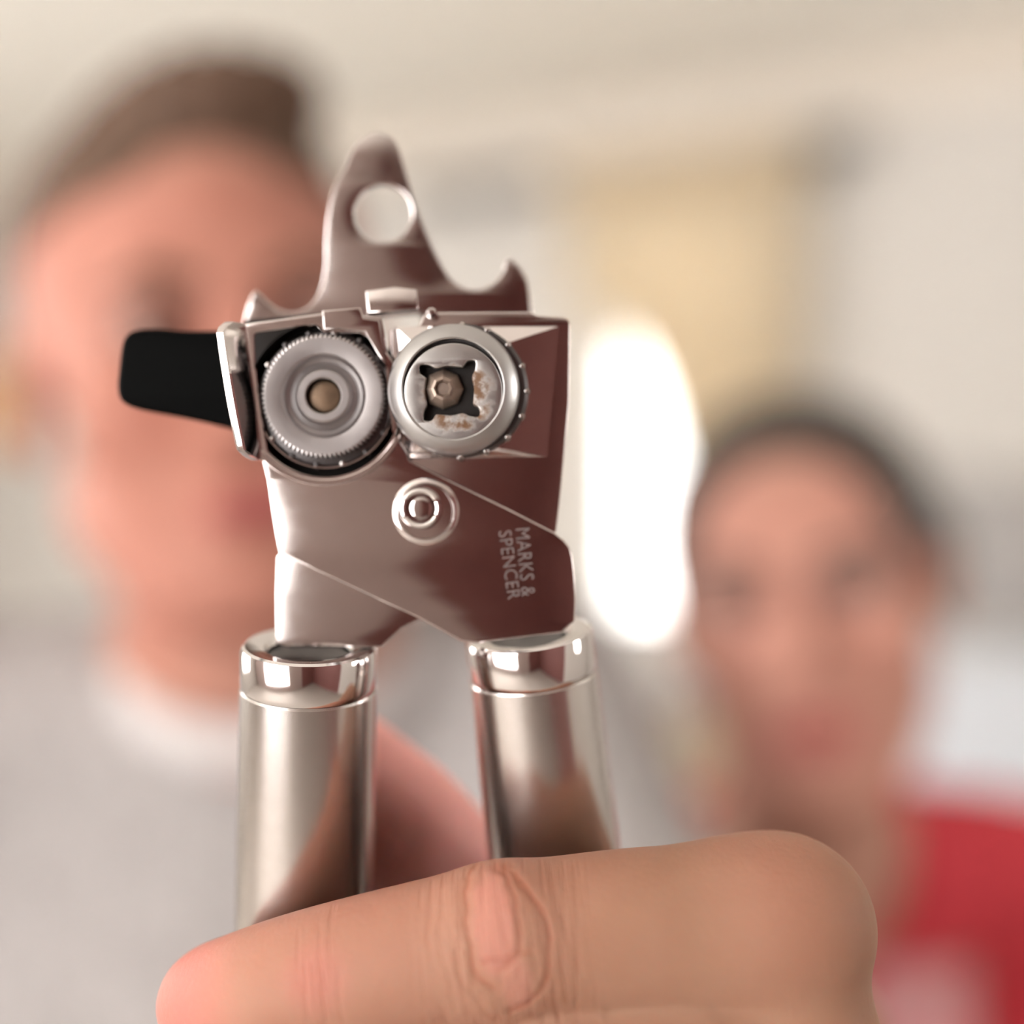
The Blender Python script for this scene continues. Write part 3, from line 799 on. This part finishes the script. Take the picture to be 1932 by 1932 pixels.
M['rib'] = plain('pale_rib_collar', srgb(186, 180, 178), 0.95, var=0.05, nscale=300, spec=0.1)
# red top with a faded pale chest print
k = NT('red_jersey')
sp = k.add('ShaderNodeSeparateXYZ'); k.link(k.coord(), sp.inputs[0])
c1 = k.mix(k.noise(200, 3), srgb(188, 56, 66), srgb(200, 72, 80))
px_ = k.ramp(k.math('ABSOLUTE', k.math('SUBTRACT', sp.outputs[0], 0.262)), 0.042, 0.030)
pz_ = k.ramp(k.math('ABSOLUTE', k.math('SUBTRACT', sp.outputs[2], CZ-0.338)), 0.055, 0.045)
pr_ = k.math('MULTIPLY', k.math('MULTIPLY', px_, pz_), k.math('MULTIPLY_ADD', k.ramp(k.noise(120, 2), 0.4, 0.6), 0.3, 0.5))
c1 = k.mix(k.math('MULTIPLY', pr_, k.ramp(sp.outputs[1], 0.95, 0.93)), c1, srgb(206, 176, 178))
k.link(c1, k.b.inputs['Base Color']); k.b.inputs['Roughness'].default_value = 0.9; k.b.inputs['Specular IOR Level'].default_value = 0.15
M['red'] = k.m

# ------------------------------------------------------------------ heads
def rot3(yaw, roll, pitch):
    return np.array((Matrix.Rotation(math.radians(yaw), 3, 'Z') @ Matrix.Rotation(math.radians(roll), 3, 'Y') @ Matrix.Rotation(math.radians(pitch), 3, 'X')))
class Head:
    """head frame in millimetres: x image-right, y back, z up, eyes at z = 0."""
    def __init__(s, c, yaw, roll, pitch, scale):
        s.c = np.array(c, float); s.R = rot3(yaw, roll, pitch); s.k = scale/1000.0
    def w(s, p): return s.c+s.R @ (np.array(p, float)*s.k)
    def cap(s, a, b, ra, rb=None): return capsule(s.w(a), s.w(b), ra*s.k, (ra if rb is None else rb)*s.k)
    def ell(s, c, r): return ellipsoid(s.w(c), np.array(r)*s.k, s.R)
    def loc(s, V): return ((np.asarray(V)-s.c) @ s.R)/s.k

def put_head(f, H, cran, neck, male):
    mm = H.k
    f.put(H.ell(*cran)); 
    f.put(H.ell((0, -22, -42), (61 if male else 57, 60, 74)), 26*mm)
    f.put(H.ell((0, -62, -100), (24 if male else 19, 20, 18)), 22*mm)
    for sx in (-1, 1):
        f.put(H.cap((sx*46, 10, -62), (sx*26, -48, -98), 22 if male else 17, 18 if male else 15), 24*mm)
        f.put(H.ell((sx*40, -54, -26), (24, 22, 20)), 20*mm)
    f.put(H.cap((-30, -76, 15), (30, -76, 15), 12 if male else 9), 16*mm)
    for sx in (-1, 1): f.put(H.ell((sx*31, -99, -1), (18, 18, 13)), 12*mm, '-')
    for sx in (-1, 1): f.put(H.ell((sx*31, -72, 0), (15, 12.5, 11)), 5*mm)
    f.put(H.cap((0, -84, 4), (0, -101, -34), 7.5, 11.5), 9*mm)
    for sx in (-1, 1): f.put(H.ell((sx*12, -90, -40), (9, 11, 8)), 6*mm)
    f.put(H.cap((-16, -82, -66), (16, -82, -66), 7, 7), 7*mm)
    f.put(H.cap((-13, -82, -77), (13, -82, -77), 8, 8), 7*mm)
    f.put(H.cap((-24, -92, -71.5), (24, -92, -71.5), 3.2, 3.2), 4*mm, '-')
    for sx in (-1, 1):
        f.put(H.ell((sx*76, 14, -10), (7, 19, 31)), 6*mm); f.put(H.ell((sx*83, 8, -8), (6, 10, 18)), 5*mm, '-')
    f.put(H.cap((0, 24, -62), neck, 54 if male else 49, 58 if male else 52), 22*mm)

def head_tint(H, V, male):
    l = H.loc(V); x, y, z = l.T
    inh = (np.abs(x) < 90) & (z > -130) & (z < 130)
    g = lambda d: np.clip(1-d, 0, 1)
    lips = g((np.sqrt((x/(26 if male else 32))**2+((z+72)/(9.5 if male else 11))**2)-0.8)*5)*(y < -74)
    red = np.zeros(len(V))
    for sx in (-1, 1): red = np.maximum(red, g(np.sqrt(((x-sx*38)/34)**2+((z+34)/32)**2)*1.0))
    red = np.maximum(red, g(np.sqrt((x/20)**2+((z+34)/18)**2)))
    red = np.maximum(red, 0.55*(np.abs(x) < 95)*(z < 60)*(y < 30))*(y < 30)
    st = np.zeros(len(V))
    if male: st = 0.14*np.clip((-z-55)/25, 0, 1)*(y < 20)*np.clip((z+135)/15, 0, 1)
    for sx in (-1, 1): st = np.maximum(st, 1.0*g((np.sqrt(((x-sx*31)/22)**2+((z-2)/11)**2)-0.7)*2)*(y < -55))  # darker patch around each eye
    return np.stack([lips, red, st], 1)*inh[:, None]

def put_eyes(H, parent, browmat, brow_r, yb):
    for sx in (-1, 1):
        c = Vector(H.w((sx*31, -73.5, 0))); ax = Vector(H.R @ np.array((0, -1, 0)))
        e = lathe('eye', [(0, 0.0125*H.k/0.001), (0.006*H.k/0.001, 0.011*H.k/0.001), (0.0105*H.k/0.001, 0.0065*H.k/0.001), (0.0125*H.k/0.001, 0), (0, -0.004)], c, ax, M['eye'], parent, 24)
        lathe('iris', [(0, 0.0129*H.k/0.001), (0.0035*H.k/0.001, 0.0124*H.k/0.001), (0.0058*H.k/0.001, 0.0113*H.k/0.001), (0.0058*H.k/0.001, 0.009*H.k/0.001)], c, ax, M['iris'], e, 20)
    for sx in (-1, 1):
        a, m_, b_ = H.w((sx*12, -86, yb-2)), H.w((sx*30, -86, yb+4)), H.w((sx*50, -74, yb-1))
        fb = Field(np.min([a, m_, b_], 0)-0.02, np.max([a, m_, b_], 0)+0.02, 0.0022)
        fb.put(capsule(a, m_, brow_r*H.k, brow_r*1.1*H.k)); fb.put(capsule(m_, b_, brow_r*1.1*H.k, brow_r*0.5*H.k), 0.003)
        v, q = fb.mesh(1); np_obj('eyebrow', v, q, browmat, parent)

def simple_hand(f, w, d, up, s=1.0):
    """a relaxed five-fingered hand: wrist w, direction d, palm normal side up."""
    w = np.array(w, float); d = np.array(d, float); d /= np.linalg.norm(d); u = np.array(up, float); u -= d*(u@d); u /= np.linalg.norm(u); n = np.cross(d, u)
    f.put(capsule(w, w+d*0.05, 0.026, 0.028), 0.012)
    for i, L in enumerate((0.072, 0.080, 0.074, 0.058)):
        a = w+d*0.075+u*(0.030-0.02*i); b = a+d*L*0.55+n*0.010; c_ = b+d*L*0.40+n*0.022
        f.put(capsule(w+d*0.02+u*(0.018-0.012*i), a, 0.014, 0.012), 0.010); f.put(capsule(a, b, 0.0105, 0.0095), 0.004); f.put(capsule(b, c_, 0.0095, 0.008), 0.003)
    a = w+d*0.02+u*0.03; b = a+d*0.035+u*0.02+n*0.012; c_ = b+d*0.032+n*0.012
    f.put(capsule(a, b, 0.015, 0.012), 0.010); f.put(capsule(b, c_, 0.012, 0.0095), 0.004)

Zr = lambda z: CZ+z
# ------------------------------------------------------------------ the man
man = empty('person', (-0.12, 0.73, 0.47), 'man in a heather grey sweater holding up the can opener', 'person')
HM = Head((-0.141, 0.640, Zr(0.073)), 20, -8, -3, 1.06)
fm = Field((-0.47, 0.27, Zr(-0.80)), (0.36, 0.96, Zr(0.26)), 0.0042)
cran_m = ((0, 16, 34), (75, 94, 82))
NB = HM.loc(np.array([-0.125, 0.711, Zr(-0.12)]))
put_head(fm, HM, cran_m, tuple(NB), True)
SHL, SHR = np.array((-0.315, 0.721, Zr(-0.118))), np.array((0.008, 0.741, Zr(-0.106)))
CH = np.array((-0.128, 0.756, Zr(-0.33)))
ELR, WRR = np.array((0.100, 0.505, Zr(-0.340))), np.array((0.058, 0.308, Zr(-0.122)))
ELL, WRL = np.array((-0.375, 0.696, Zr(-0.42))), np.array((-0.300, 0.551, Zr(-0.62)))
def torso(f, g, arms=True):
    f.put(ellipsoid(CH, (0.185+g, 0.120+g, 0.27+g)), 0.03)
    f.put(ellipsoid(CH+np.array((0, 0.01, -0.27)), (0.165+g, 0.125+g, 0.20+g)), 0.06)
    f.put(capsule((-0.125, 0.726, Zr(-0.115)), SHL+np.array((0.03, 0, 0.0)), 0.050+g, 0.050+g), 0.05)
    f.put(capsule((-0.125, 0.726, Zr(-0.115)), SHR+np.array((-0.03, 0, 0.0)), 0.050+g, 0.050+g), 0.05)
    f.put(capsule(SHL, ELL, 0.054+g, 0.044+g), 0.03); f.put(capsule(SHR, ELR, 0.054+g, 0.044+g), 0.03)
torso(fm, 0.0)
fm.put(capsule(ELR, WRR, 0.043, 0.027), 0.02); fm.put(capsule(ELL, WRL, 0.043, 0.028), 0.02)
simple_hand(fm, WRL+np.array((0.02, -0.02, -0.02)), (0.5, -0.75, -0.25), (0.6, 0.6, 0.1))
Vb, Qb = fm.mesh(1)
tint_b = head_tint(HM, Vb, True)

# the raised hand, at finer resolution, continuous with the forearm
fh = Field((-0.075, 0.188, Zr(-0.235)), (0.125, 0.375, Zr(-0.028)), 0.00105)
def joint(j): return np.array(P(*j[:3]))
def chain(js, k0=0.004):
    js = catmull(js, 5)
    for i in range(len(js)-1):
        fh.put(capsule(joint(js[i]), joint(js[i+1]), js[i][3]/1000, js[i+1][3]/1000), k0 if i else max(k0, 0.006))
WR = WRR+np.array((-0.004, 0.0, -0.002))
MC_I, MC_M, MC_R, MC_P = [np.array(P(*q)) for q in ((1480, 1752, 0.161), (1500, 2010, 0.160), (1495, 2230, 0.163), (1470, 2420, 0.168))]
CM = [WR+np.array((0.000, -0.022, 0.004)), WR+np.array((0.006, -0.020, -0.012)), WR+np.array((0.006, -0.016, -0.024)), WR+np.array((0.002, -0.010, -0.034))]
for a, b_ in zip((MC_I, MC_M, MC_R, MC_P), CM):
    fh.put(capsule(a, b_, 0.0125, 0.015), 0.010)
fh.put(capsule(WR, WRR+(ELR-WRR)*0.35, 0.026, 0.030), 0.014)
# palm pad and thumb mount
fh.put(capsule(CM[0]+np.array((-0.012, 0.0, -0.008)), np.array(P(1180, 1900, 0.205)), 0.017, 0.014), 0.012)
chain(IDX, 0.002)
fh.put(ellipsoid(joint((945, 1770, 0.1490)), (0.0085, 0.0080, 0.0100)), 0.006)         # knuckle swelling
fh.put(ellipsoid(joint((1440, 1722, 0.1590)), (0.0120, 0.0120, 0.0098)), 0.010)        # base knuckle
MID = [(1500, 1985, 0.1590, 12.8), (1240, 1984, 0.1536, 11.4), (950, 2012, 0.1520, 10.8), (740, 2058, 0.1535, 10.0), (560, 2110, 0.1590, 9.6), (450, 2118, 0.1690, 9.0)]
RNG = [(1490, 2250, 0.1630, 12.2), (960, 2315, 0.1540, 10.6), (720, 2330, 0.1570, 9.8), (540, 2340, 0.1650, 9.0), (470, 2340, 0.1740, 8.6)]
PNK = [(1465, 2440, 0.1680, 11.0), (1040, 2510, 0.1600, 9.2), (850, 2515, 0.1620, 8.6), (700, 2510, 0.1680, 7.8)]
for q in (MID, RNG, PNK): 
    chain(q, 0.0012)
# thumb behind the handles
TH = [(1290, 1890, 0.226, 15.5), (1120, 1850, 0.208, 13.0), (842, 1652, 0.2010, 11.3), (735, 1545, 0.1995, 11.0), (610, 1420, 0.1985, 9.0)]
chain(TH, 0.005)
fh.put(capsule(joint(TH[1]), MC_I+np.array((-0.006, 0.020, -0.004)), 0.008, 0.010), 0.014)   # web between thumb and index
Vh, Qh = fh.mesh(2)
tint_h = np.zeros((len(Vh), 3))
for (q, r, a_) in (((345, 1880, 0.158), 0.014, 0.9), ((1440, 1700, 0.155), 0.012, 0.25), ((600, 1840, 0.144), 0.006, 0.55), ((700, 1500, 0.19), 0.045, 0.6)):
    d_ = np.linalg.norm(Vh-np.array(P(*q)), axis=1); tint_h[:, 1] = np.maximum(tint_h[:, 1], a_*np.clip(1.4-d_/r, 0, 1))
d_ = np.linalg.norm(Vh-np.array(P(740, 1520, 0.190)), axis=1); tint_h[:, 2] = np.clip(1.8-d_/0.022, 0, 1)*1.35   # thumb pad: pinker, and lightened to offset the shade it sits in
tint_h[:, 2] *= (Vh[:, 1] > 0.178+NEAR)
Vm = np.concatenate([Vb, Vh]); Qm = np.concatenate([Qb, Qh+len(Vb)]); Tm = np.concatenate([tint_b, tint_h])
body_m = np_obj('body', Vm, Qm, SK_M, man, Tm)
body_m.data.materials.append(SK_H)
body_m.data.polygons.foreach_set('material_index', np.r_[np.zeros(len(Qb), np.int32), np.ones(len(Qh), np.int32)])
# fingernail on the index fingertip
def nail(name, c, ax, nrm, L, W, parent):
    c = Vector(c); ax = Vector(ax).normalized(); nrm = Vector(nrm); nrm = (nrm-ax*nrm.dot(ax)).normalized(); sd = ax.cross(nrm)
    bm = bmesh.new(); G = []
    for i in range(9):
        row = []
        for j in range(9):
            u, v = i/4-1, j/4-1
            wv = W*(1-0.12*abs(u)**3); 
            row.append(bm.verts.new(c+ax*(L*u*(1-0.12*v*v))+sd*(wv*v)-nrm*(0.0022*v*v+0.0006*u*u)))
        G.append(row)
    for i in range(8):
        for j in range(8): bm.faces.new((G[i][j], G[i+1][j], G[i+1][j+1], G[i][j+1]))
    o = bm_obj(name, bm, M['nail'], parent); o.modifiers.new('thickness', 'SOLIDIFY').thickness = 0.0006
    return o
ia, ib = joint(IDX[-1]), joint(IDX[-2])
nail('fingernail', Vector(P(400, 1880, 0.1540)), Vector(ia-ib), (-0.45, -1.0, 0.10), 0.0062, 0.0055, man)
put_eyes(HM, man, M['brow'], 3.6, 17)

# man's hair: short sides, brushed-up top
def hair_mesh(name, H, cran, grow, faceE, extra, low, mat, parent, h=0.0034, noise_amp=0.0, ears=True):
    lo = H.c-0.19; hi = H.c+0.19
    f = Field(lo, hi, h)
    c_, r_ = cran
    f.put(H.ell(c_, tuple(q+grow for q in r_)))
    for e in extra: f.put(H.ell(*e), 14*H.k)
    X, Y, Z = f.all()
    L = [((X-H.c[0])*H.R[0][i]+(Y-H.c[1])*H.R[1][i]+(Z-H.c[2])*H.R[2][i])/H.k for i in range(3)]
    if noise_amp:
        nz = np.sin(L[0]*0.33+np.sin(L[1]*0.21)*2)*np.sin(L[1]*0.29+L[2]*0.17)+0.6*np.sin(L[0]*0.8+L[1]*0.6+L[2]*0.3)
        f.d += (noise_amp*H.k*nz).astype(np.float32)
    # cut away the face, the ears and everything below the hairline
    for e in faceE: f.put((lambda pr: pr)(H.ell(*e)), 6*H.k, '-')
    cutz = low(L[0], L[1])
    f.d = np.maximum(f.d, ((cutz-L[2])*H.k).astype(np.float32))
    inner = H.ell(c_, tuple(q-5 for q in r_))
    v, q = f.mesh(1)
    return np_obj(name, v, q, mat, parent)
hair_mesh('hair', HM, cran_m, 3.0, [((0, -96, 8), (63, 62, 72)), ((0, -120, -30), (90, 90, 60))],
          [((16, -40, 97), (42, 36, 20)), ((12, -10, 104), (44, 46, 15))],
          lambda x, y: np.where(y > 30, -40+0*x, np.where(y > 0, 34+0*x, 44-0.25*y)), M['hair_m'], man, noise_amp=2.2)

# sweater: torso, sleeves, crew neck
fs = Field((-0.47, 0.27, Zr(-0.62)), (0.36, 0.96, Zr(0.0)), 0.0046)
torso(fs, 0.010)
fs.put(capsule(ELR, WRR+(ELR-WRR)*0.36, 0.053, 0.040), 0.02); fs.put(capsule(ELL, WRL+(ELL-WRL)*0.10, 0.053, 0.040), 0.02)
# drapery folds
X, Y, Z = fs.all()
fold = 0.004*np.sin(X*62+np.sin(Z*14)*1.4+Y*20)*np.clip((CZ-0.16-Z)/0.10, 0, 1)+0.003*np.sin(X*24+Z*31-Y*12)
fs.d += fold.astype(np.float32)
NKC, NKT = np.array((-0.125, 0.699, Zr(-0.070))), HM.w((0, 22, -80))
nk_ax = NKT-NKC; nk_ax = nk_ax/np.linalg.norm(nk_ax)
fs.put(capsule(NKC-nk_ax*0.06, NKT, 0.064, 0.064), 0.0, '-')
fs.d = np.maximum(fs.d, (CZ-0.60-Z).astype(np.float32)+0*X+0*Y)
Vs, Qs = fs.mesh(2)
np_obj('sweater', Vs, Qs, M['knit'], man)
def ring_tube(name, c, ax, tilt, R_, r_, mat, parent, flat=1.6, n=64):
    ax = Vector(ax).normalized(); ex = Vector((1, 0, 0)); ex = (ex-ax*ex.dot(ax)).normalized(); ey = ax.cross(ex)
    V = []; m = 14
    for i in range(n):
        a = 2*math.pi*i/n; rd = ex*math.cos(a)+ey*math.sin(a)
        cc = Vector(c)+rd*R_+ax*(tilt*math.sin(a))
        for j in range(m):
            b_ = 2*math.pi*j/m; V.append(cc+rd*(r_*math.cos(b_))+ax*(r_*flat*math.sin(b_)))
    Fc = [(i*m+j, ((i+1) % n)*m+j, ((i+1) % n)*m+(j+1) % m, i*m+(j+1) % m) for i in range(n) for j in range(m)]
    return mesh_obj(name, V, Fc, mat, parent, True, None)
ring_tube('collar', (-0.123, 0.696, Zr(-0.072)), (0.0, -0.30, 1.0), 0.016, 0.071, 0.0075, M['rib'], man, 1.7)
# left-hand sleeve cuff
cf = WRR+(ELR-WRR)*0.36; ring_tube('cuff', tuple(cf), tuple(WRR-ELR), 0.0, 0.036, 0.006, M['rib'], man, 2.6)

# ------------------------------------------------------------------ the woman
wom = empty('person', (0.22, 0.98, 0.47), 'woman in a red top with dark tied-back hair and a round earring', 'person')
HW = Head((0.1720, 0.821, Zr(-0.040)), -15, -8, 2, 1.07)
fw2 = Field((-0.06, 0.66, Zr(-0.75)), (0.52, 1.18, Zr(0.12)), 0.0044)
cran_w = ((0, 16, 24), (73, 92, 76))
NBW = HW.loc(np.array([0.176, 0.894, Zr(-0.24)]))
put_head(fw2, HW, cran_w, tuple(NBW), False)
WSL, WSR = np.array((0.055, 0.999, Zr(-0.265))), np.array((0.375, 0.914, Zr(-0.250)))
WCH = np.array((0.222, 0.969, Zr(-0.44)))
WEL, WER = np.array((0.060, 1.029, Zr(-0.54))), np.array((0.430, 0.899, Zr(-0.54)))
def torso_w(f, g):
    f.put(ellipsoid(WCH, (0.150+g, 0.105+g, 0.24+g)), 0.03)
    f.put(ellipsoid(WCH+np.array((0, 0, -0.20)), (0.150+g, 0.110+g, 0.16+g)), 0.05)
    f.put(capsule((0.206, 0.919, Zr(-0.222)), WSL, 0.043+g, 0.044+g), 0.04); f.put(capsule((0.206, 0.919, Zr(-0.222)), WSR, 0.043+g, 0.044+g), 0.04)
    f.put(capsule(WSL, WEL, 0.045+g, 0.037+g), 0.02); f.put(capsule(WSR, WER, 0.045+g, 0.037+g), 0.02)
torso_w(fw2, 0.0)
for e, w in ((WEL, np.array((0.14, 0.859, Zr(-0.64)))), (WER, np.array((0.34, 0.759, Zr(-0.64))))):
    fw2.put(capsule(e, w, 0.036, 0.023), 0.015); simple_hand(fw2, w, w-e, (0, 0, 1))
Vw, Qw = fw2.mesh(1)
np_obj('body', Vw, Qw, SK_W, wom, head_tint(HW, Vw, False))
put_eyes(HW, wom, M['hair_w'], 2.6, 16)
hair_mesh('hair', HW, cran_w, 6.0, [((0, -84, 0), (66, 66, 76)), ((0, -120, -30), (88, 90, 66))],
          [((54, 92, 0), (38, 34, 44))],
          lambda x, y: np.where(y > 34, -70+0*x, np.where(y > -6, 2+0*x, 4-0.2*y)), M['hair_w'], wom, noise_amp=1.0)
ft = Field((-0.06, 0.66, Zr(-0.62)), (0.52, 1.18, Zr(-0.10)), 0.0048)
torso_w(ft, 0.008)
X, Y, Z = ft.all(); ft.d += (0.003*np.sin(X*55+Z*22+Y*15)).astype(np.float32)
ft.put(capsule((0.188, 0.864, Zr(-0.21)), HW.w((0, 20, -80)), 0.062, 0.050), 0.0, '-')
ft.put(ellipsoid((0.185, 0.839, Zr(-0.24)), (0.062, 0.075, 0.075)), 0.008, '-')
ft.d = np.maximum(ft.d, (CZ-0.60-Z).astype(np.float32)+0*X+0*Y)
Vt, Qt = ft.mesh(2)
np_obj('red_top', Vt, Qt, M['red'], wom)
# round drop earring, enlarged and coloured white in place of a glint
ec = Vector(P(1286, 1312, 0.778-NEAR)); lobe = Vector(HW.w((-79, 2, -42)))
ea = Vector((-0.35, -1.0, 0.45)).normalized()
M['earring'] = plain('white_glint_enamel', srgb(250, 248, 246), 0.15, var=0.01, nscale=300)
er_ = lathe('earring', [(0, 0.0034), (0.006, 0.0030), (0.0110, 0.0018), (0.0135, 0.0), (0.0120, -0.0014), (0, -0.0020)], ec, ea, M['earring'], wom, 40)
top = ec+Vector((0, 0, 0.0125))
lathe('ear_hook', [(0, 0), (0.0006, 0), (0.0006, (lobe-top).length), (0, (lobe-top).length)], top, lobe-top, M['collar'], er_, 10)
